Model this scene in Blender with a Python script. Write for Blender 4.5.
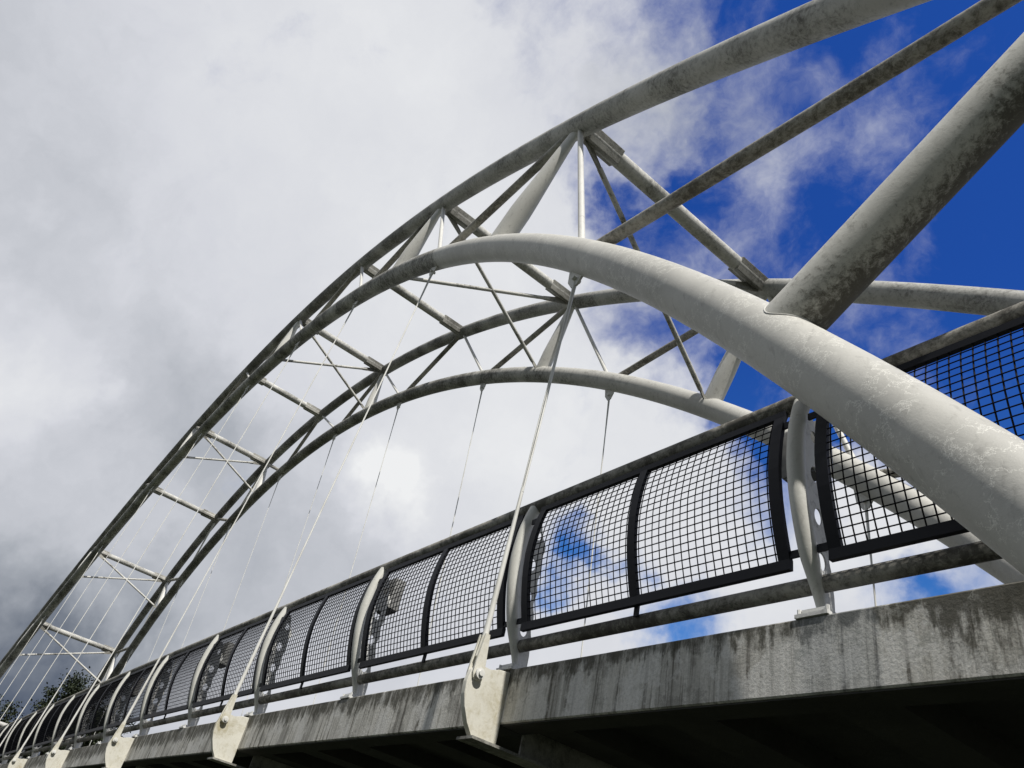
import bpy, bmesh, math, random
from mathutils import Vector, Matrix
random.seed(7)
for o in list(bpy.data.objects): bpy.data.objects.remove(o)
scene = bpy.context.scene
COL = scene.collection
R = math.radians

# ------------------------------------------------------------------ camera
cam_d = bpy.data.cameras.new('camera'); cam = bpy.data.objects.new('camera', cam_d); COL.objects.link(cam)
ROT = Matrix(((0.6129352, 0.3771693, 0.6943009), (0.7641018, -0.5066386, -0.3993317), (0.2011440, 0.7752810, -0.5987324)))
CAM = Vector((2.57663, -3.84567, -2.00379))
cam.matrix_world = Matrix.Translation(CAM) @ ROT.to_4x4()
cam_d.sensor_width = 36; cam_d.lens = 769.0756 / 1024 * 36
cam_d.clip_start = .05; cam_d.clip_end = 6000
scene.camera = cam
scene.render.resolution_x = 1024; scene.render.resolution_y = 768

def pix_dir(x, y):      # only used to know in which compass direction each cloud bank stands
    return (ROT @ Vector(((x-512)/769.08, -(y-384)/769.08, -1))).normalized()

# ------------------------------------------------------------------ light and sky
SUN_DIR = Vector((.60, -.155, .785)).normalized()
elev = math.asin(SUN_DIR.z); az = math.atan2(SUN_DIR.x, SUN_DIR.y)
sd = bpy.data.lights.new('sun', 'SUN'); sd.energy = 4.6; sd.angle = R(.53); sd.color = (1, .965, .90)
so = bpy.data.objects.new('sun', sd); COL.objects.link(so)
so.rotation_euler = SUN_DIR.to_track_quat('Z', 'Y').to_euler(); so.location = (20, -10, 40)

world = bpy.data.worlds.new("World"); scene.world = world; world.use_nodes = True
wt = world.node_tree; wt.nodes.clear()
class NB:               # tiny node builder
    def __init__(s, t): s.t = t
    def n(s, typ, **k):
        nd = s.t.nodes.new(typ)
        for a, b in k.items(): setattr(nd, a, b)
        return nd
    def put(s, sock, v):
        if isinstance(v, bpy.types.NodeSocket): s.t.links.new(v, sock)
        elif v is not None: sock.default_value = v
    def math(s, op, a, b=None, c=None, clamp=False):
        nd = s.n('ShaderNodeMath', operation=op); nd.use_clamp = clamp
        s.put(nd.inputs[0], a); s.put(nd.inputs[1], b); s.put(nd.inputs[2], c); return nd.outputs[0]
    def vm(s, op, a, b=None, out=0):
        nd = s.n('ShaderNodeVectorMath', operation=op); s.put(nd.inputs[0], a)
        if op == 'SCALE': s.put(nd.inputs[3], b)
        else: s.put(nd.inputs[1], b)
        return nd.outputs[out]
    def noise(s, vec, scale, detail=6, rough=.55, dist=0, out='Fac', dim='3D'):
        nd = s.n('ShaderNodeTexNoise', noise_dimensions=dim); s.put(nd.inputs['Vector'], vec)
        nd.inputs['Scale'].default_value = scale; nd.inputs['Detail'].default_value = detail
        nd.inputs['Roughness'].default_value = rough; nd.inputs['Distortion'].default_value = dist
        return nd.outputs[out]
    def rng(s, v, a, b, c=0., d=1., smooth=True):
        nd = s.n('ShaderNodeMapRange', interpolation_type='SMOOTHSTEP' if smooth else 'LINEAR'); s.put(nd.inputs[0], v)
        for i, x in enumerate((a, b, c, d)): nd.inputs[i+1].default_value = x
        return nd.outputs[0]
    def mix(s, f, a, b, mode='MIX'):
        nd = s.n('ShaderNodeMix', data_type='RGBA', blend_type=mode); s.put(nd.inputs[0], f)
        for k, v in ((6, a), (7, b)):
            if isinstance(v, tuple) and len(v) == 3: v = v+(1,)
            s.put(nd.inputs[k], v)
        return nd.outputs[2]
    def mapping(s, vec, scale=(1, 1, 1), rot=(0, 0, 0), loc=(0, 0, 0)):
        nd = s.n('ShaderNodeMapping'); s.put(nd.inputs[0], vec); nd.inputs[3].default_value = scale
        nd.inputs[2].default_value = rot; nd.inputs[1].default_value = loc; return nd.outputs[0]

b = NB(wt)
tc = b.n('ShaderNodeTexCoord').outputs['Generated']
d0 = b.vm('NORMALIZE', tc)
sky = b.n('ShaderNodeTexSky', sky_type='NISHITA'); sky.sun_disc = False
sky.sun_elevation = elev; sky.sun_rotation = az; sky.altitude = 50; sky.air_density = 1.0; sky.dust_density = .3; sky.ozone_density = 3.0
sz_ = b.n('ShaderNodeSeparateXYZ'); b.put(sz_.inputs[0], d0)
tint = b.mix(b.rng(sz_.outputs[2], .30, .72), (.34, .80, 1.25), (.15, .45, 1.15))
skyc = b.mix(1.0, sky.outputs[0], tint, 'MULTIPLY')
bg_sky = b.n('ShaderNodeBackground'); b.put(bg_sky.inputs[0], skyc); bg_sky.inputs[1].default_value = .12
# warped direction for ragged cloud edges
wob = b.vm('SUBTRACT', b.noise(d0, 4.5, 5, .6, 0, 'Color'), (.5, .5, .5))
wob2 = b.vm('SUBTRACT', b.noise(d0, 17, 5, .65, 0, 'Color'), (.5, .5, .5))
dw = b.vm('NORMALIZE', b.vm('ADD', d0, b.vm('ADD', b.vm('SCALE', wob, .26), b.vm('SCALE', wob2, .07))))
def blobs(vec, lst, base):
    tot = base
    for x, y, rad, amp in lst:
        c = pix_dir(x, y); k = 1/(1-math.cos(R(rad)))
        e = b.math('POWER', 2.718, b.math('MULTIPLY', b.math('SUBTRACT', b.vm('DOT_PRODUCT', vec, tuple(c), out=1), 1.0), k))
        tot = b.math('MULTIPLY_ADD', e, amp, tot)
    return tot
cover = blobs(dw, [(960, 170, 12, -1.35), (1000, 330, 8, -.9), (860, 330, 7, -.7), (820, 190, 7, -.75), (1010, 20, 10, -1.1), (1150, 200, 22, -1.5), (1150, -100, 18, -.9),
                   (720, 235, 5, -.5), (640, 215, 3.5, -.45), (645, 340, 3.5, -.50), (725, 5, 4.5, -.36), (620, -10, 3.5, -.12), (590, 320, 2.5, -.2), (640, -20, 4, -.15), (505, -8, 4, -.22), (765, 395, 3.6, -.55),
                   (590, 560, 1.9, -.72), (600, 520, 1.5, -.45), (548, 592, 1.5, -.55), (645, 612, 2.2, -.4), (690, 615, 3.2, -.50), (940, 600, 2.6, -.5), (690, 60, 5, .05), (610, 260, 4, -.30), (690, 330, 4, -.2), (880, 480, 5, .45), (900, 400, 3, .1),
                   (880, 540, 3.5, .35), (60, 690, 6, -.12)], 1.0)
# unseen cloud cover added behind the viewpoint to keep fill light neutral
for cdir, rad_, amp_ in (((.75, -.5, .45), 45, .35), ((.95, .1, .3), 30, .3)):
    cv = Vector(cdir).normalized(); e = b.math('POWER', 2.718, b.math('MULTIPLY', b.math('SUBTRACT', b.vm('DOT_PRODUCT', dw, tuple(cv), out=1), 1.0), 1/(1-math.cos(R(rad_)))))
    cover = b.math('MULTIPLY_ADD', e, amp_, cover)
cover = blobs(dw, [(750, 170, 6, .36), (860, 100, 5, .30), (720, 70, 5, .22), (700, 330, 6, .30), (850, 385, 5, .28), (600, 300, 6, .22)], b.math('MAXIMUM', cover, .02))
fine = b.noise(b.vm('ADD', d0, b.vm('SCALE', wob, .12)), 7.5, 9, .62)
cover = b.math('ADD', cover, b.math('MULTIPLY', b.math('SUBTRACT', fine, .5), 1.25))
cfac = b.rng(cover, .12, .88)
lum = blobs(dw, [(-10, 640, 7, -.38), (60, 700, 6, -.28), (-60, 520, 9, -.04), (210, 530, 7, -.13), (190, 470, 6, -.07), (330, 600, 6, -.12), (30, 20, 10, -.08), (90, 260, 7, -.07), (180, 400, 6, -.10),
                 (8, 365, 3.6, .15), (385, 485, 2.6, .34), (400, 520, 2.5, .12), (500, 430, 6, .10), (300, 130, 12, .06), (470, 260, 10, .10), (620, 450, 10, .12), (850, 520, 8, .12), (690, 110, 6, -.12), (640, 330, 4, -.10), (120, 545, 4, .12), (420, 60, 9, .08)], .70)
for cdir, rad_, amp_ in (((.75, -.5, .35), 56, -.50), ((0, -1, .1), 38, -.36)):      # added unseen cloud, greyed to weaken the fill light
    cv = Vector(cdir).normalized(); e = b.math('POWER', 2.718, b.math('MULTIPLY', b.math('SUBTRACT', b.vm('DOT_PRODUCT', dw, tuple(cv), out=1), 1.0), 1/(1-math.cos(R(rad_)))))
    lum = b.math('MULTIPLY_ADD', e, amp_, lum)
big = b.noise(d0, 3.2, 7, .55, .3); med = b.noise(dw, 9, 7, .58)
lum = b.math('ADD', lum, b.math('ADD', b.math('MULTIPLY', b.math('SUBTRACT', big, .5), .22), b.math('MULTIPLY', b.math('SUBTRACT', med, .5), .20)))
lum = b.math('MAXIMUM', lum, .10)
cc = b.n('ShaderNodeValToRGB'); b.put(cc.inputs[0], lum)
cr = cc.color_ramp; cr.elements[0].position = .08; cr.elements[0].color = (.055, .078, .13, 1)
cr.elements[1].position = .95; cr.elements[1].color = (.86, .87, .88, 1)
for p_, c_ in ((.25, (.20, .225, .27, 1)), (.45, (.40, .425, .47, 1)), (.66, (.66, .675, .725, 1))):
    e_ = cr.elements.new(p_); e_.color = c_
bg_cl = b.n('ShaderNodeBackground'); b.put(bg_cl.inputs[0], cc.outputs[0]); bg_cl.inputs[1].default_value = 1.0
ms = b.n('ShaderNodeMixShader'); b.put(ms.inputs[0], cfac); b.put(ms.inputs[1], bg_sky.outputs[0]); b.put(ms.inputs[2], bg_cl.outputs[0])
wo = b.n('ShaderNodeOutputWorld'); b.put(wo.inputs[0], ms.outputs[0])

scene.view_settings.view_transform = 'Standard'; scene.view_settings.look = 'None'
scene.view_settings.exposure = 0; scene.view_settings.gamma = 1; scene.view_settings.use_curve_mapping = False

# ------------------------------------------------------------------ materials
def mat(name, rough=.6, metal=0.):
    m = bpy.data.materials.new(name); m.use_nodes = True
    t = m.node_tree; p = t.nodes['Principled BSDF']; p.inputs['Roughness'].default_value = rough; p.inputs['Metallic'].default_value = metal
    n = NB(t); co = n.n('ShaderNodeTexCoord').outputs['Object']
    return m, n, p, co
def bump(n, p, h, dist=.004, st=.5):
    bn = n.n('ShaderNodeBump'); bn.inputs['Strength'].default_value = st; bn.inputs['Distance'].default_value = dist
    n.put(bn.inputs['Height'], h); n.put(p.inputs['Normal'], bn.outputs[0])

def paint(name, base, dirt, lo, hi, patch=7., streak=.35, band=None, rough=.55, grime=.35, veins=0., xr=None):
    """painted steel tube: broad tone drift, ragged algae patches and speckle, optional pale lichen veins"""
    m, n, p, co = mat(name, rough)
    w = n.vm('ADD', co, n.vm('SCALE', n.vm('SUBTRACT', n.noise(co, 5, 4, .6, 0, 'Color'), (.5, .5, .5)), .18))
    drift = n.noise(co, .9, 5, .6)
    pat = n.noise(w, patch, 8, .68); spk = n.noise(w, patch*5, 6, .7)
    zone = n.noise(co, 1.3, 3, .5)
    v = n.math('ADD', n.math('MULTIPLY', pat, .55), n.math('ADD', n.math('MULTIPLY', spk, .25), n.math('MULTIPLY', zone, .45)))
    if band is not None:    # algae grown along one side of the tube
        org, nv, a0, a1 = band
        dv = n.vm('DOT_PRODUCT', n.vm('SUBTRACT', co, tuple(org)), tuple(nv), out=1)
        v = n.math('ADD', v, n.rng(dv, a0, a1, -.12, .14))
    if xr is not None:      # blacker past the near chord's paint joint; elsewhere shade put gradually into colour
        sx = n.n('ShaderNodeSeparateXYZ'); n.put(sx.inputs[0], co)
        v = n.math('ADD', v, n.rng(sx.outputs[0], xr[0], xr[0]+xr[2], xr[1], 0.))
    k = n.rng(v, lo, hi)
    c = n.mix(n.rng(drift, .3, .7), base, tuple(x*(1-grime) for x in base))
    c = n.mix(n.rng(n.noise(co, 38, 5, .7), .45, .8), c, tuple(x*.82 for x in base))
    stv = n.noise(n.mapping(w, (16, 16, 2.6)), 1.0, 6, .65)
    c = n.mix(n.math('MULTIPLY', n.rng(stv, .54, .72), streak), c, tuple(x*.8+y*.2 for x, y in zip(dirt, base)))
    c = n.mix(n.math('MULTIPLY', k, .88), c, dirt)
    if veins:
        vw = n.vm('ADD', co, n.vm('SCALE', n.vm('SUBTRACT', n.noise(co, 9, 5, .7, 0, 'Color'), (.5, .5, .5)), .42))
        vo = n.n('ShaderNodeTexVoronoi', feature='DISTANCE_TO_EDGE'); n.put(vo.inputs['Vector'], vw); vo.inputs['Scale'].default_value = 5.5
        ln = n.rng(vo.outputs['Distance'], .004, .035, 1., 0.)
        ln = n.math('MULTIPLY', ln, n.rng(n.noise(co, 1.7, 4, .6), .44, .54))
        c = n.mix(n.math('MULTIPLY', ln, veins), c, (.84, .83, .77))
    n.put(p.inputs['Base Color'], c)
    n.put(p.inputs['Roughness'], n.rng(v, lo-.1, hi, rough, .9))
    bump(n, p, n.math('ADD', pat, n.math('MULTIPLY', spk, .6)), .006, .35)
    return m
DIRT = (.050, .046, .036)
M_low = paint('chord_paint', (.57, .56, .52), (.075, .072, .062), .72, .96, 11, veins=.7, grime=.20, xr=(-8.75, .22, .30))
M_low2 = paint('far_chord_paint', (.57, .56, .52), (.075, .072, .062), .72, .96, 11, veins=.3, grime=.20, xr=(-22., .26, 22.))
M_up = paint('upper_chord_paint', (.56, .555, .52), (.050, .048, .042), .55, .86, 18, streak=.55, grime=.25, xr=(-24., .12, 20.))
M_strut = paint('strut_paint', (.72, .71, .67), DIRT, .80, .92, 7, grime=.12)
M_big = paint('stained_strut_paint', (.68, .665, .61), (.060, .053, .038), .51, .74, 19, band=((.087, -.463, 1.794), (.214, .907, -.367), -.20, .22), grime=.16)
M_diag = paint('diagonal_paint', (.52, .50, .45), (.075, .066, .05), .52, .78, 16, grime=.3)
M_cross = paint('cross_tube_paint', (.68, .67, .63), DIRT, .50, .82, 15, grime=.2)
M_gus = paint('gusset_steel', (.42, .41, .37), (.05, .047, .04), .5, .8, 16, grime=.3)
M_rod = paint('rod_paint', (.64, .63, .59), DIRT, .62, .8, 12, grime=.2)
M_rail = paint('weathered_rail', (.46, .44, .39), (.050, .046, .038), .50, .72, 12, grime=.35, rough=.75)
M_post = paint('post_paint', (.64, .635, .59), (.14, .13, .10), .68, .86, 9, grime=.18)
M_web = paint('web_plate_paint', (.74, .74, .72), (.10, .10, .09), .6, .8, 9, grime=.2)
M_brk = paint('bracket_paint', (.72, .70, .62), (.36, .31, .17), .60, .84, 3.5, streak=.45, grime=.06)
M_hang, n, p, co = mat('hanger_paint', .5); n.put(p.inputs['Base Color'], n.mix(n.rng(n.noise(co, 2.5, 4), .35, .7), (.76, .755, .72), (.62, .61, .57)))
M_pin, n, p, co = mat('pin_steel', .35, .8); n.put(p.inputs['Base Color'], n.mix(n.noise(co, 30), (.45, .45, .44), (.7, .7, .68)))
M_frame, n, p, co = mat('dark_frame_paint', .55); n.put(p.inputs['Base Color'], n.mix(n.noise(co, 14, 5), (.003, .004, .008), (.008, .009, .014))); p.inputs['Specular IOR Level'].default_value = .25
M_wire, n, p, co = mat('dark_wire', .8); p.inputs['Specular IOR Level'].default_value = .15; n.put(p.inputs['Base Color'], n.mix(n.noise(co, 20), (.004, .004, .006), (.010, .010, .012)))
M_lamp, n, p, co = mat('lamp_housing', .5); n.put(p.inputs['Base Color'], n.mix(n.rng(n.noise(co, 9, 6), .4, .7), (.26, .26, .255), (.18, .18, .18)))
M_lens, n, p, co = mat('lamp_glass', .25); n.put(p.inputs['Base Color'], n.mix(n.noise(co, 9), (.06, .065, .07), (.1, .1, .11)))

def concrete(name, base, edge):
    m, n, p, co = mat(name, .88)
    sx = n.n('ShaderNodeSeparateXYZ'); n.put(sx.inputs[0], co); X, Z = sx.outputs[0], sx.outputs[2]
    big = n.noise(n.mapping(co, (1.1, 1.1, .35)), 1.0, 5, .6)
    st1 = n.noise(n.mapping(co, (12, 12, .38)), 1.0, 7, .62, .15)
    st2 = n.noise(n.mapping(co, (30, 30, 1.2)), 1.0, 5, .6)
    fine = n.noise(co, 45, 6, .7)
    c = n.mix(n.rng(big, .35, .66), base, tuple(x*.60 for x in base))
    c = n.mix(n.math('MULTIPLY', n.rng(st1, .50, .60), .85), c, (.68, .665, .62))
    c = n.mix(n.math('MULTIPLY', n.rng(st1, .48, .38), .88), c, (.10, .09, .072))
    c = n.mix(n.math('MULTIPLY', n.rng(st2, .55, .66), .55), c, (.11, .10, .08))
    c = n.mix(n.math('MULTIPLY', n.rng(st2, .44, .32), .25), c, (.48, .47, .44))
    ww = n.vm('ADD', co, n.vm('SCALE', n.vm('SUBTRACT', n.noise(co, 5, 6, .7, 0, 'Color'), (.5, .5, .5)), .35))
    chalk = n.noise(n.mapping(ww, (1.9, 1.9, 1.5)), 1.0, 5, .6)
    c = n.mix(n.math('MULTIPLY', n.rng(chalk, .50, .56), .60), c, (.74, .73, .70))
    c = n.mix(n.math('MULTIPLY', n.rng(chalk, .44, .39), .45), c, (.13, .125, .11))
    c = n.mix(n.rng(fine, .42, .75, 0., .42), c, (.13, .125, .11))
    if edge:    # moss that grows along the top edge and thickly over the length nearest the abutment, lime crust running through it
        w = n.vm('ADD', co, n.vm('SCALE', n.vm('SUBTRACT', n.noise(co, 7, 5, .65, 0, 'Color'), (.5, .5, .5)), .3))
        swx = n.n('ShaderNodeSeparateXYZ'); n.put(swx.inputs[0], w)
        moss = n.math('ADD', n.math('MULTIPLY', n.rng(swx.outputs[2], -.26, .02, 0., .25), 1.), n.rng(swx.outputs[0], .2, 1.2, 0., .15))
        mk = n.rng(n.math('ADD', n.noise(n.mapping(co, (7, 5, 2.2)), 1.0, 8, .72), moss), .60, .78)
        c = n.mix(n.math('MULTIPLY', mk, .88), c, n.mix(n.noise(co, 11), (.030, .030, .020), (.062, .056, .036)))
        vo = n.n('ShaderNodeTexVoronoi', feature='DISTANCE_TO_EDGE'); n.put(vo.inputs['Vector'], n.vm('MULTIPLY', w, (7., 4., 3.2))); vo.inputs['Scale'].default_value = 1.0
        cr_ = n.math('MULTIPLY', n.rng(vo.outputs['Distance'], .01, .07, 1., 0.), n.rng(n.noise(co, 3.1, 4, .6), .50, .60))
        cr_ = n.math('MULTIPLY', cr_, n.rng(swx.outputs[0], -2.2, -.2, .25, .9))
        c = n.mix(n.math('MULTIPLY', cr_, .65), c, (.36, .36, .33))
        # blue-grey tone over a short length, ragged at both ends
        pt = n.math('MULTIPLY', n.rng(swx.outputs[0], -.12, -.02), n.rng(swx.outputs[0], .36, .42, 1., 0.))
        c = n.mix(n.math('MULTIPLY', pt, .30), c, (.27, .30, .33))
    n.put(p.inputs['Base Color'], c)
    bump(n, p, n.math('ADD', n.math('MULTIPLY', st1, .6), fine), .008, .6)
    return m
M_conc = concrete('stained_concrete', (.66, .64, .585), True)
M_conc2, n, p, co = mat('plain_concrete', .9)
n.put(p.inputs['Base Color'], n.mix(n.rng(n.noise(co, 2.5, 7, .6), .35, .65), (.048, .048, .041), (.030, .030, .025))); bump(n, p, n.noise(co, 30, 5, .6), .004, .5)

def ground_mat():
    m, n, p, co = mat('grass_ground', .95)
    c = n.mix(n.rng(n.noise(co, .15, 6, .6), .35, .65), (.018, .026, .009), (.034, .038, .016))
    c = n.mix(n.rng(n.noise(co, 14, 6, .7), .4, .7), c, (.020, .028, .010))
    n.put(p.inputs['Base Color'], c); bump(n, p, n.noise(co, 20, 6, .7), .05, .8); return m
M_ground = ground_mat()
M_leaf, n, p, co = mat('dark_leaves', .7)
n.put(p.inputs['Base Color'], n.mix(n.rng(n.noise(co, .9, 5, .6), .35, .65), (.014, .022, .010), (.034, .045, .018)))
M_bark, n, p, co = mat('bark', .9); n.put(p.inputs['Base Color'], n.mix(n.noise(co, 6), (.05, .04, .03), (.10, .085, .065)))

# ------------------------------------------------------------------ mesh helpers
def mesh_obj(name, bm, m, parent=None, smooth=True, sharp=40):
    bmesh.ops.recalc_face_normals(bm, faces=bm.faces[:])
    me = bpy.data.meshes.new(name)
    if smooth:
        for f in bm.faces: f.smooth = True
        for e in bm.edges:
            if len(e.link_faces) == 2 and e.calc_face_angle(0) > R(sharp): e.smooth = False
    bm.to_mesh(me); bm.free()
    me.materials.append(m)
    o = bpy.data.objects.new(name, me); COL.objects.link(o)
    if parent is not None: o.parent = parent; o.matrix_parent_inverse = parent.matrix_world.inverted()
    return o
def empty(name, loc, label, cat, group=None):
    o = bpy.data.objects.new(name, None); COL.objects.link(o); o.empty_display_size = .3
    o.location = loc; o['label'] = label; o['category'] = cat
    if group: o['group'] = group
    bpy.context.view_layer.update()
    return o
def frames(pts):
    pts = [Vector(q) for q in pts]; T = []
    for i in range(len(pts)):
        a = pts[max(i-1, 0)]; c = pts[min(i+1, len(pts)-1)]; T.append((c-a).normalized())
    up = Vector((0, 1, 0)) if abs(T[0].y) < .9 else Vector((0, 0, 1))
    u = (up - T[0]*up.dot(T[0])).normalized(); out = []
    for t in T:
        u = (u - t*u.dot(t)).normalized(); out.append((u, t.cross(u)))
    return pts, T, out
def tube(bm, pts, rad, seg=24, cap=True):
    """rad: number, list of numbers, or list of (ru, rv)"""
    pts, T, F = frames(pts); rings = []
    for i, (q, (u, v)) in enumerate(zip(pts, F)):
        r = rad[i] if isinstance(rad, (list, tuple)) else rad
        ru, rv = r if isinstance(r, tuple) else (r, r)
        rings.append([bm.verts.new(q + u*ru*math.cos(2*math.pi*k/seg) + v*rv*math.sin(2*math.pi*k/seg)) for k in range(seg)])
    for a, c in zip(rings[:-1], rings[1:]):
        for k in range(seg): bm.faces.new((a[k], a[(k+1) % seg], c[(k+1) % seg], c[k]))
    if cap: bm.faces.new(rings[0][::-1]); bm.faces.new(rings[-1])
    return bm
def box(bm, c, s, axes=None):
    ax = axes or (Vector((1, 0, 0)), Vector((0, 1, 0)), Vector((0, 0, 1))); c = Vector(c)
    V = [bm.verts.new(c + ax[0]*s[0]/2*i + ax[1]*s[1]/2*j + ax[2]*s[2]/2*k) for i in (-1, 1) for j in (-1, 1) for k in (-1, 1)]
    for f in ((0, 1, 3, 2), (4, 6, 7, 5), (0, 4, 5, 1), (2, 3, 7, 6), (0, 2, 6, 4), (1, 5, 7, 3)): bm.faces.new([V[i] for i in f])
    return bm
def bevel(bm, w=.004, seg=2):
    bmesh.ops.bevel(bm, geom=bm.edges[:], offset=w, segments=seg, affect='EDGES', profile=.6); return bm
def prism(bm, poly, x0, x1, f):
    """extrude polygon poly (2D) between x0 and x1; f(x, a, b) -> point"""
    A = [bm.verts.new(f(x0, a, b_)) for a, b_ in poly]; B = [bm.verts.new(f(x1, a, b_)) for a, b_ in poly]
    n_ = len(poly)
    bm.faces.new(A[::-1]); bm.faces.new(B)
    for i in range(n_): bm.faces.new((A[i], A[(i+1) % n_], B[(i+1) % n_], B[i]))
    return bm
NEW = bmesh.new

# ------------------------------------------------------------------ surveyed bridge geometry (metres, x along the deck, y across, z=0 top of edge beam)
WC = 2.80102; XE = -29.36286; S = 5.97495; XA = -2.91704; P = 3.0
def camber(x): return .000244*(XE*XE-(x-XE)**2) if x > -66 else .000244*(XE*XE-(66+XE)**2)
def LZ(x): u = x-XE; return 15.43032-.01323*u*u+.0535e-5*u**4-.39275e-8*u**6
def UZ(x): u = x-XE; return 17.47853-.01153*u*u-.09338e-5*u**4
def side(y, far): return 2*WC-y if far else y
def LP(x, far=0): z = LZ(x); return Vector((x, side(-.61467+.08427*z, far), z))
def UP(x, far=0): z = UZ(x); return Vector((x, side(-.53536+.075*z, far), z))
def XL(i): return XA+.017-S*i
def XM(i): return XL(i)-S/2
def XU(i):
    if i == -1: return 3.2
    if i == 9: return 2*XE-3.2
    x = XM(i); return x+.06218*(x-XE)
RL, RU = .228, .208
GZ = -3.75

# ------------------------------------------------------------------ ground
bm = NEW(); 
gs = [-3000, -600, -150, -100, -60, -30, -10, 10, 30, 60, 150, 600, 3000]
vv = [[bm.verts.new((x, y, GZ - (0.0 if abs(x+30) < 60 and abs(y) < 60 else random.uniform(0, 1.2)))) for y in gs] for x in gs]
for i in range(len(gs)-1):
    for j in range(len(gs)-1): bm.faces.new((vv[i][j], vv[i+1][j], vv[i+1][j+1], vv[i][j+1]))
g = mesh_obj('ground', bm, M_ground); g['kind'] = 'structure'

# ------------------------------------------------------------------ the arch truss
arch = empty('steel_arch', (XE, WC, GZ), 'weathered white tubular steel double arch truss that spans over the footbridge deck', 'arch bridge truss')
def chord(name, f, x0, x1, r, m, far):
    N = 220; pts = [f(x0+(x1-x0)*i/N, far) for i in range(N+1)]
    return mesh_obj(name, tube(NEW(), pts, r, 48), m, arch)
for far in (0, 1):
    chord('lower_chord', LP, 4.0, -63.0, RL, M_low2 if far else M_low, far)
    chord('upper_chord', UP, 9.6, -68.5, RU, M_up, far)
XF = {-1, 0, 1, 3, 5, 7, 8, 9}
def weld(P0, Q, r, f, xm, far, rr, name_m=M_strut):
    d = (Q-P0).normalized(); u = d.orthogonal().normalized(); v = d.cross(u); ring = []
    axis = [f(xm-1.2+i*.02, far) for i in range(121)]
    def dist(q): return min((q-a).length_squared for a in axis)**.5
    for k in range(40):
        a = 2*math.pi*k/40; s = P0+u*r*math.cos(a)+v*r*math.sin(a); lo, hi = 0., 1.2
        for _ in range(14):
            mid = (lo+hi)/2
            if dist(s+d*mid) < rr+.002: lo = mid
            else: hi = mid
        ring.append(s+d*lo)
    ring.append(ring[0]); ring.append(ring[1])
    return mesh_obj('weld_bead', tube(NEW(), ring, .006, 6, False), name_m, arch)
for i in range(-1, 10):
    U = [UP(XU(i), f) for f in (0, 1)]
    M = [LP(XM(i), f) for f in (0, 1)]
    A = [LP(XL(i), f) for f in (0, 1)]; B = [LP(XL(i+1), f) for f in (0, 1)]
    near_end = i <= 4
    for f in (0, 1):
        if i in XF:
            # round where it meets the lower chord, pressed flatter towards the upper one
            n_ = 14; pts = [M[f].lerp(U[f], k/n_) for k in range(n_+1)]
            rads = []
            for k in range(n_+1):
                t = max(0, (k/n_-.30)/.70); rads.append((.19*(1-t)+.055*t, .19*(1-t)+.175*t))
            if i == -1: rads = [.205-.01*k/n_ for k in range(n_+1)]
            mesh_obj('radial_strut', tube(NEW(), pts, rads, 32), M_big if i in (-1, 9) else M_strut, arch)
            if f == 0 or i < 3: weld(M[f], U[f], rads[0] if i == -1 else .19, LP, XM(i), f, RL)
        ta, tb = (.048, .082) if near_end else (.082, .048)
        if i == -1: ta = .07
        mesh_obj('lattice_strut', tube(NEW(), [U[f], A[f]], ta, 20), M_strut if near_end else M_diag, arch)
        mesh_obj('lattice_strut', tube(NEW(), [U[f], B[f]], tb, 20), M_diag if near_end else M_strut, arch)
    # cross tube between the two upper chords with boxed ends
    d = (U[1]-U[0]).normalized(); L = (U[1]-U[0]).length
    tx = (UP(XU(i)+.1)-UP(XU(i)-.1)); tx.y = 0; tx.normalize(); nz = tx.cross(d).normalized()
    if nz.z < 0: nz = -nz
    mesh_obj('cross_tube', tube(NEW(), [U[0]+d*.12, U[1]-d*.12], .150, 28), M_cross, arch)
    for e, sg in ((0, 1), (1, -1)):
        o = U[e]+d*sg*(RU*.6)
        bm = NEW(); box(bm, o+d*sg*.40, (.296, .80, .290), (tx, d, nz)); bevel(bm, .012, 2)
        gp = mesh_obj('gusset_box', bm, M_gus, arch, False)
    if i in XF and 0 <= i <= 8:
        for a, c in ((U[0], M[1]), (U[1], M[0])):
            dd = (c-a).normalized(); Lr = (c-a).length
            s0 = a+dd*.38; s1 = c-dd*(RL+.02)
            n1 = s0+dd*.55; n2 = s1-dd*.30
            bm = tube(NEW(), [n1-dd*.12, n2+dd*.1], .052, 16)
            rod = mesh_obj('brace_rod', bm, M_rod, arch)
            w = dd.cross(Vector((0, 0, 1))).normalized(); h = w.cross(dd)
            bm = NEW(); prism(bm, [(-.15, -.11), (.35, -.075), (.62, -.06), (.62, .06), (.35, .075), (-.15, .11)], -.016, .016, lambda t, p_, q_: s0+dd*p_+h*q_+w*t)
            mesh_obj('clevis', bm, M_gus, rod, False)
            bm = NEW(); prism(bm, [(0, -.055), (.38, -.055), (.38, .055), (0, .055)], -.012, .012, lambda t, p_, q_: s1+dd*.0-dd*p_+h*q_+w*t)
            mesh_obj('clevis', bm, M_gus, rod, False)

# ------------------------------------------------------------------ deck
deck = empty('footbridge_deck', (XE, WC, GZ), 'stained grey concrete footbridge deck with streaked edge beam under the railing', 'bridge deck')
def lofted_bar(name, poly, x0, x1, m, N=90, parent=deck):
    bm = NEW(); rings = []
    for k in range(N+1):
        x = x0+(x1-x0)*k/N; c = camber(x)
        rings.append([bm.verts.new((x, y, z+c)) for y, z in poly])
    n_ = len(poly)
    for a, c in zip(rings[:-1], rings[1:]):
        for k in range(n_): bm.faces.new((a[k], a[(k+1) % n_], c[(k+1) % n_], c[k]))
    bm.faces.new(rings[0][::-1]); bm.faces.new(rings[-1])
    return mesh_obj(name, bm, m, parent, False)
X0D, X1D = 13.0, -72.0
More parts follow.
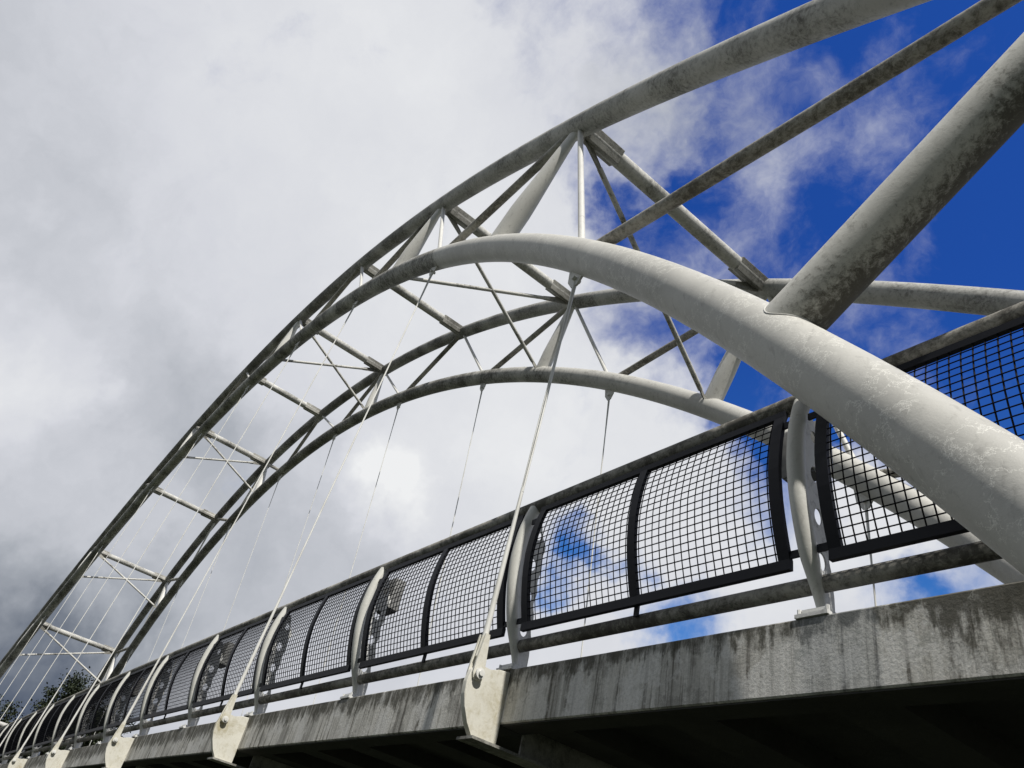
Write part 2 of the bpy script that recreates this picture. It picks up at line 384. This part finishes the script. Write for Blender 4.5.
# edge beams cast in 5.97 m lengths with an open joint behind each hanger bracket
for far in (0, 1):
    x = X0D
    cuts = [X0D, XA+S] + [XA-S*k for k in range(0, 12)]
    for a, c in zip(cuts[:-1], cuts[1:]):
        pl = [(0.012, 0), (.25, 0), (.25, -.4496), (.012, -.4496), (0, -.44), (0, -.012)]
        pl = [(side(y, far), z) for y, z in pl]
        lofted_bar('edge_beam', pl, a-.006, c+.006, M_conc, 8)
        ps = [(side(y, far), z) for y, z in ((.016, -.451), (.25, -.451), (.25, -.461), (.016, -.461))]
        lofted_bar('soffit_shade_strip', ps, a-.006, c+.006, M_conc2, 8)  # added near-black strip, paints shade onto the underside of the edge beam
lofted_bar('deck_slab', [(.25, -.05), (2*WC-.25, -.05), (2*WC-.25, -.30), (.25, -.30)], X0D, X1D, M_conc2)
x = XA+2*S
while x > X1D:      # broad soffit ribs, their faces level with the underside of the edge beams
    for q in (.64, 2.03, 3.29, 4.65):
        xx = x-S+q-.22
        bm = NEW(); c = camber(xx)
        prism(bm, [(-.22, -.30), (-.20, -.457), (.20, -.457), (.22, -.30)], .251, 2*WC-.251, lambda t, a, b_: (xx+a, t, b_+c))
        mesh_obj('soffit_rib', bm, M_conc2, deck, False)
    x -= S
BRP = [(.0, -.035), (-.115, -.05), (-.20, -.085), (-.275, -.075), (-.335, -.085), (-.385, -.14), (-.41, -.24), (-.405, -.34), (-.375, -.44), (-.32, -.54), (-.25, -.635), (0, -.635)]
for i in range(0, 11):
    xa = XA-S*i; c = camber(xa)
    bm = NEW(); box(bm, (xa, WC, -.47+c), (.022, 2*WC-.52, .335)); box(bm, (xa, WC, -.648+c), (.22, 2*WC+.30*2, .022))
    cb = mesh_obj('crossbeam', bm, M_gus, deck, False)
    for far in (0, 1):
        bm = NEW(); prism(bm, BRP, -.035, .022, lambda t, a, b_: (xa+t, side(a, far), b_+c))
        br = mesh_obj('hanger_bracket', bevel(bm, .004, 1), M_brk, deck, True, 30)
        bm = NEW()
        yc, zc = side(-.329, far), -.162+c
        tube(bm, [(xa-.10, yc, zc), (xa+.062, yc, zc), (xa+.063, yc, zc), (xa+.076, yc, zc), (xa+.077, yc, zc), (xa+.092, yc, zc)], [.028, .028, .044, .044, .022, .022], 20)
        mesh_obj('pin', bm, M_hang, br)

# ------------------------------------------------------------------ hangers
names_near = ['nearest hanger rod, pinned to the biggest cream bracket beside the deck edge',
 'hanger rod pinned to the second cream bracket from the near end of the deck',
 'hanger rod pinned to the third cream bracket from the near end',
 'hanger rod pinned to the fourth cream bracket from the near end',
 'hanger rod pinned to the fifth cream bracket, near the lower left corner',
 'thin hanger rod crossing the lowest visible cross tube, sixth along the near side',
 'thin hanger rod in front of the dark trees, seventh along the near side',
 'thin hanger rod left of the dark trees, eighth along the near side',
 'thin hanger rod close to the left edge, ninth along the near side',
 'shortest near side hanger rod, tenth and last beside the left edge']
names_far = ['far side hanger rod seen through mesh under the big near tube',
 'far side hanger rod behind the mesh panel with blue sky patches',
 'far side hanger rod third from the camera, hanging left of the far arch crown',
 'far side hanger rod fourth from the camera, passing in front of the small white cloud',
 'far side hanger rod fifth from the camera',
 'far side hanger rod sixth from the camera, above the mid railing posts',
 'far side hanger rod seventh from the camera',
 'far side hanger rod eighth from the camera, near the lower cross tubes',
 'far side hanger rod ninth from the camera, beside the lowest cross tube',
 'shortest far side hanger rod, last before the far arch foot']
for far in (0, 1):
    for i in range(10):
        xa = XA-S*i; bot = Vector((xa, side(-.329, far), -.162+camber(xa))); top = LP(XL(i), far)
        ln = (top-bot).length
        d = (top-bot).normalized(); h = empty('hanger_rod', bot, ('' if far else '')+(names_far if far else names_near)[i], 'hanger', ('far' if far else 'near')+' side hangers between arch and deck')
        e = top-d*(RL-.03)
        # cable pair
        sx = Vector((1, 0, 0)); lo = min(2.1, ln*.35); hi = min(1.25, ln*.25)
        for s_ in ((-1, 1) if i == 0 and not far else (0,)):
            bm = NEW(); tube(bm, [bot+d*(lo-.05)+sx*s_*.010, bot+d*(ln*.5)+sx*s_*.018, e-d*(hi-.05)+sx*s_*.010], .0105 if s_ else .014, 8)
            mesh_obj('cable', bm, M_hang, h)
        bm = NEW(); tube(bm, [bot+d*.30, bot+d*.7, bot+d*lo], [.027, .025, .017], 14)
        sk = mesh_obj('socket', bm, M_hang, h)
        w = Vector((0, 1, 0)); w = (w-d*w.dot(d)).normalized()
        for s_ in (.034, -.047):       # fork plates astride the bracket
            bm = NEW(); prism(bm, [(-.052, -.022), (-.038, -.042), (0, -.055), (.10, -.048), (.34, -.022), (.34, .022), (.10, .048), (0, .055), (-.038, .042), (-.052, .022)], s_-.009, s_+.009, lambda t, a, b_: bot+d*a+w*b_+sx*t)
            mesh_obj('fork_plate', bm, M_brk, h)
        bm = NEW(); tube(bm, [bot+d*.14, bot+d*.34], [(.046, .026), (.026, .026)], 12)
        mesh_obj('fork', bm, M_brk, h)
        bm = NEW(); tube(bm, [e-d*(.28), e-d*.55, e-d*hi], [.026, .022, .015], 12)
        mesh_obj('top_socket', bm, M_hang, h)
        bm = NEW(); w = Vector((0, 1, 0)); w = (w-d*w.dot(d)).normalized()
        prism(bm, [(.06, -.17), (-.20, -.14), (-.34, -.05), (-.34, .05), (-.20, .14), (.06, .17)], -.014, .014, lambda t, a, b_: e+d*a+w.cross(d)*b_+w*t)
        tube(bm, [e-d*.22-w*.06, e-d*.22+w*.06], .028, 12)
        mesh_obj('lug', bm, M_strut, h, False)

# ------------------------------------------------------------------ railing
rail = empty('railing', (XE, .1, 0), 'curved steel parapet railing with dark wire mesh panels along the near deck edge', 'railing')
PR = [(.045, .115), (.15, .088), (.25, .052), (.38, .002), (.57, -.055), (.78, -.100), (1.02, -.122), (1.28, -.100), (1.48, -.055), (1.63, .0)]
def prof(z):
    if z <= PR[0][0]: return PR[0][1]
    for (z0, y0), (z1, y1) in zip(PR[:-1], PR[1:]):
        if z <= z1:
            t = (z-z0)/(z1-z0); return y0+(y1-y0)*t
    return PR[-1][1]
def sm(z): return (prof(z-.07)+2*prof(z)+prof(z+.07))/4
NPOST = range(-3, 24)
# post parts are built once at the origin
def post_mesh():
    bm = NEW(); zs = [.07+.075*k for k in range(21)]
    pts = [(0, sm(z), z) for z in zs]
    rads = []
    for z in zs:
        t = min(1, max(0, (z-.07)/.33)); rads.append((.026+.032*t, .026+.034*t))
    tube(bm, pts, rads, 20)
    return bm
def web_mesh():
    # perforated stiffener plate on the walkway side
    nz_, ny_ = 64, 14; holes = [(.115, .40, .052), (.093, .71, .052), (.068, 1.02, .052), (.075, 1.33, .042)]
    bm = NEW(); z0, z1 = .06, 1.50
    def yin(z): return .225-.055*min(1, max(0, (z-.2)/.5))-.009*math.cos((z-.43)*2*math.pi/.23)*(1 if z > .35 else 0)-max(0, (z-1.25))*.45
    grid = {}
    outer = []
    prs = []
    for k in range(nz_+1):
        z = z0+(z1-z0)*k/nz_; prs.append((z, sm(z), yin(z)))
    loop = [bm.verts.new((0, a, z)) for z, a, c in prs]+[bm.verts.new((0, c, z)) for z, a, c in reversed(prs)]
    edges = [bm.edges.new((loop[i], loop[(i+1) % len(loop)])) for i in range(len(loop))]
    for hy, hz, hr in holes:
        hl = [bm.verts.new((0, hy+hr*.8*math.cos(2*math.pi*q/24), hz+hr*1.15*math.sin(2*math.pi*q/24))) for q in range(24)]
        edges += [bm.edges.new((hl[q], hl[(q+1) % 24])) for q in range(24)]
    bmesh.ops.triangle_fill(bm, edges=edges, use_beauty=True, use_dissolve=False)
    fs = bm.faces[:]
    bmesh.ops.recalc_face_normals(bm, faces=fs)
    r = bmesh.ops.solidify(bm, geom=fs, thickness=.012)
    return bm
def plate_mesh():
    bm = NEW(); box(bm, (0, .13, .012), (.22, .28, .024)); box(bm, (0, .14, .042), (.16, .24, .034))
    for sx in (-.095, .095):
        for sy in (.02, .24): tube(bm, [(sx, sy, .02), (sx, sy, .062)], .013, 6)
    return bm
_r = NEW; 
proto = {}
def inst(key, name, bmf, m, parent, loc, smooth=True):
    if key not in proto:
        o = mesh_obj(name, bmf(), m, None, smooth); proto[key] = o
    else:
        o = proto[key].copy(); COL.objects.link(o)
    o.location = loc
    if parent is not None:
        o.parent = parent; o.matrix_parent_inverse = Matrix.Translation(parent_world(parent)).inverted()
    return o
_pw = {}
def parent_world(pn): return _pw[pn.name] if pn.name in _pw else pn.matrix_world.translation
def child(o, parent, loc_world, pw):
    """parent o and keep it at loc_world; pw is the parent's world position"""
    o.parent = parent; o.matrix_parent_inverse = Matrix.Identity(4); o.location = Vector(loc_world)-Vector(pw)
RW = Vector((XE, .1, 0))
def place(key, name, bmf, m, parent, pw, loc, smooth=True):
    if key not in proto: o = mesh_obj(name, bmf(), m, None, smooth); proto[key] = o
    else: o = proto[key].copy(); COL.objects.link(o)
    child(o, parent, loc, pw); return o
rail.location = RW

# mesh panel: frame, mid bar, woven wires, built once
HW = P/2
def panel_frame():
    bm = NEW(); zb, zt = .385, 1.49; e = .135; bw = .085; th = .034
    zs = [zb+(zt-zb)*k/12 for k in range(13)]
    def bar_v(xc, w, z_lo=zb, z_hi=zt, off=0.):
        zz = [z_lo+(z_hi-z_lo)*k/14 for k in range(15)]; rings = []
        for z in zz:
            y = sm(z)+off; rings.append([bm.verts.new((xc+a*w/2, y+c*th/2, z)) for a, c in ((-1, -1), (1, -1), (1, 1), (-1, 1))])
        for a, c in zip(rings[:-1], rings[1:]):
            for q in range(4): bm.faces.new((a[q], a[(q+1) % 4], c[(q+1) % 4], c[q]))
        bm.faces.new(rings[0][::-1]); bm.faces.new(rings[-1])
    bar_v(-HW+e+bw/2, bw); bar_v(HW-e-bw/2, bw); bar_v(0, .080, zb, zt, -.002)
    box(bm, (0, sm(zb)-.001, zb-.026), (P-2*e-.001, .038, .072)); box(bm, (0, sm(zt)-.001, zt+.012), (P-2*e-.001, .038, .05))
    # short leg down to the lower rail, and lugs to the posts
    box(bm, (0, (sm(.3)), .312), (.04, .02, .12))
    for s_ in (-1, 1):
        for z in (.42, 1.38): box(bm, (s_*(HW-.10), sm(z), z), (.085, .016, .05))
    return bm
def panel_mesh():
    bm = NEW(); zb, zt = .385, 1.49; x0, x1 = -HW+.17, HW-.17
    nx = int((x1-x0)/.069); r = .0054
    zs = [zb+(zt-zb)*k/14 for k in range(15)]
    for k in range(nx+1):
        x = x0+(x1-x0)*k/nx
        tube(bm, [(x, sm(z), z) for z in zs], r, 4, False)
    nzz = 19
    for k in range(1, nzz):
        z = zb+(zt-zb)*k/nzz; tube(bm, [(x0, sm(z)-.005, z), (x1, sm(z)-.005, z)], r, 4, False)
    return bm
def lamp_body():
    bm = NEW(); box(bm, (-.165, .25, 1.36), (.33, .15, .40)); bevel(bm, .02, 2)
    return bm
def lamp_glass():
    bm = NEW(); box(bm, (-.165, .25, 1.153), (.29, .12, .02)); return bevel(bm, .004, 1)
for nn in NPOST:
    x = -P*nn; c = camber(x); L = (x, 0, c)
    po = place('post', 'post', post_mesh, M_post, rail, RW, L)
    place('web', 'web_plate', web_mesh, M_web, po, L, L, False)
    place('base', 'base_plate', plate_mesh, M_web, po, L, L, False)
    if nn % 2 == 0:
        lb = place('lamp', 'lamp_box', lamp_body, M_lamp, rail, RW, L)
        place('glass', 'diffuser', lamp_glass, M_lens, lb, L, L)
    L2 = (x-HW, 0, (camber(x)+camber(x-P))/2)
    pf = place('pframe', 'panel_frame', panel_frame, M_frame, rail, RW, L2, False)
    sl = math.atan2(camber(x)-camber(x-P), P); pf.rotation_euler = (0, -sl, 0)
    place('pmesh', 'wire_mesh', panel_mesh, M_wire, pf, L2, L2, False)
bpy.context.view_layer.update()
def railbar(name, y, z, r):
    pts = [(xx, y, z+camber(xx)) for xx in [9.5-i*1.0 for i in range(0, 80)]]
    o = mesh_obj(name, tube(NEW(), pts, r, 28), M_rail, None); child(o, rail, (0, 0, 0), RW); return o
railbar('handrail', .0, 1.605, .068)
railbar('lower_rail', .105, .245, .054)

# ------------------------------------------------------------------ trees beyond the far end of the bridge
def tree(loc, H, rad, label, seed):
    rnd = random.Random(seed)
    t = empty('broadleaf_tree', loc, label, 'tree', 'dark trees beyond the far end of the bridge')
    B = Vector(loc)
    bm = NEW(); tube(bm, [B, B+Vector((.2, .1, H*.3)), B+Vector((.1, .3, H*.6)), B+Vector((0, .1, H*.88))], [.38, .28, .17, .05], 10)
    ends = []
    for k in range(38):
        h = rnd.uniform(.30, .90); a = rnd.uniform(0, 2*math.pi); rr = rad*rnd.uniform(.35, 1.05)*math.sqrt(max(.05, 1-((h-.55)/.50)**2))
        s = B+Vector((.1, .2, H*h*.85)); e = B+Vector((rr*math.cos(a), rr*math.sin(a), H*min(1.0, h+.08+rnd.uniform(-.03, .08))))
        tube(bm, [s, s.lerp(e, .5)+Vector((0, 0, .3)), e], [.09, .05, .015], 5); ends += [e, s.lerp(e, .6)]
    mesh_obj('trunk', bm, M_bark, t)
    bm = NEW()
    for e in ends:
        cr = rnd.uniform(.5, 1.05)
        for q in range(300):
            v = Vector((rnd.gauss(0, 1), rnd.gauss(0, 1), rnd.gauss(0, .75)))*cr*.55
            p_ = e+v; s = rnd.uniform(.07, .15)
            a = Vector((rnd.uniform(-1, 1), rnd.uniform(-1, 1), rnd.uniform(-1, 1))).normalized(); c_ = a.orthogonal().normalized()
            bm.faces.new([bm.verts.new(p_+a*s), bm.verts.new(p_+c_*s*.6), bm.verts.new(p_-a*s), bm.verts.new(p_-c_*s*.6)])
    mesh_obj('crown', bm, M_leaf, t, False)
tree((-80, 7.6, GZ), 14.6, 3.0, 'tallest dark leafy tree behind the railing beyond the far end of the bridge', 3)
tree((-82, 11.6, GZ), 13.3, 2.6, 'dark tree half hidden by the railing, right of the tallest tree', 5)
tree((-79, 3.6, GZ), 10.8, 2.4, 'low dark tree at the left, shorter than its neighbours, above the handrail', 8)
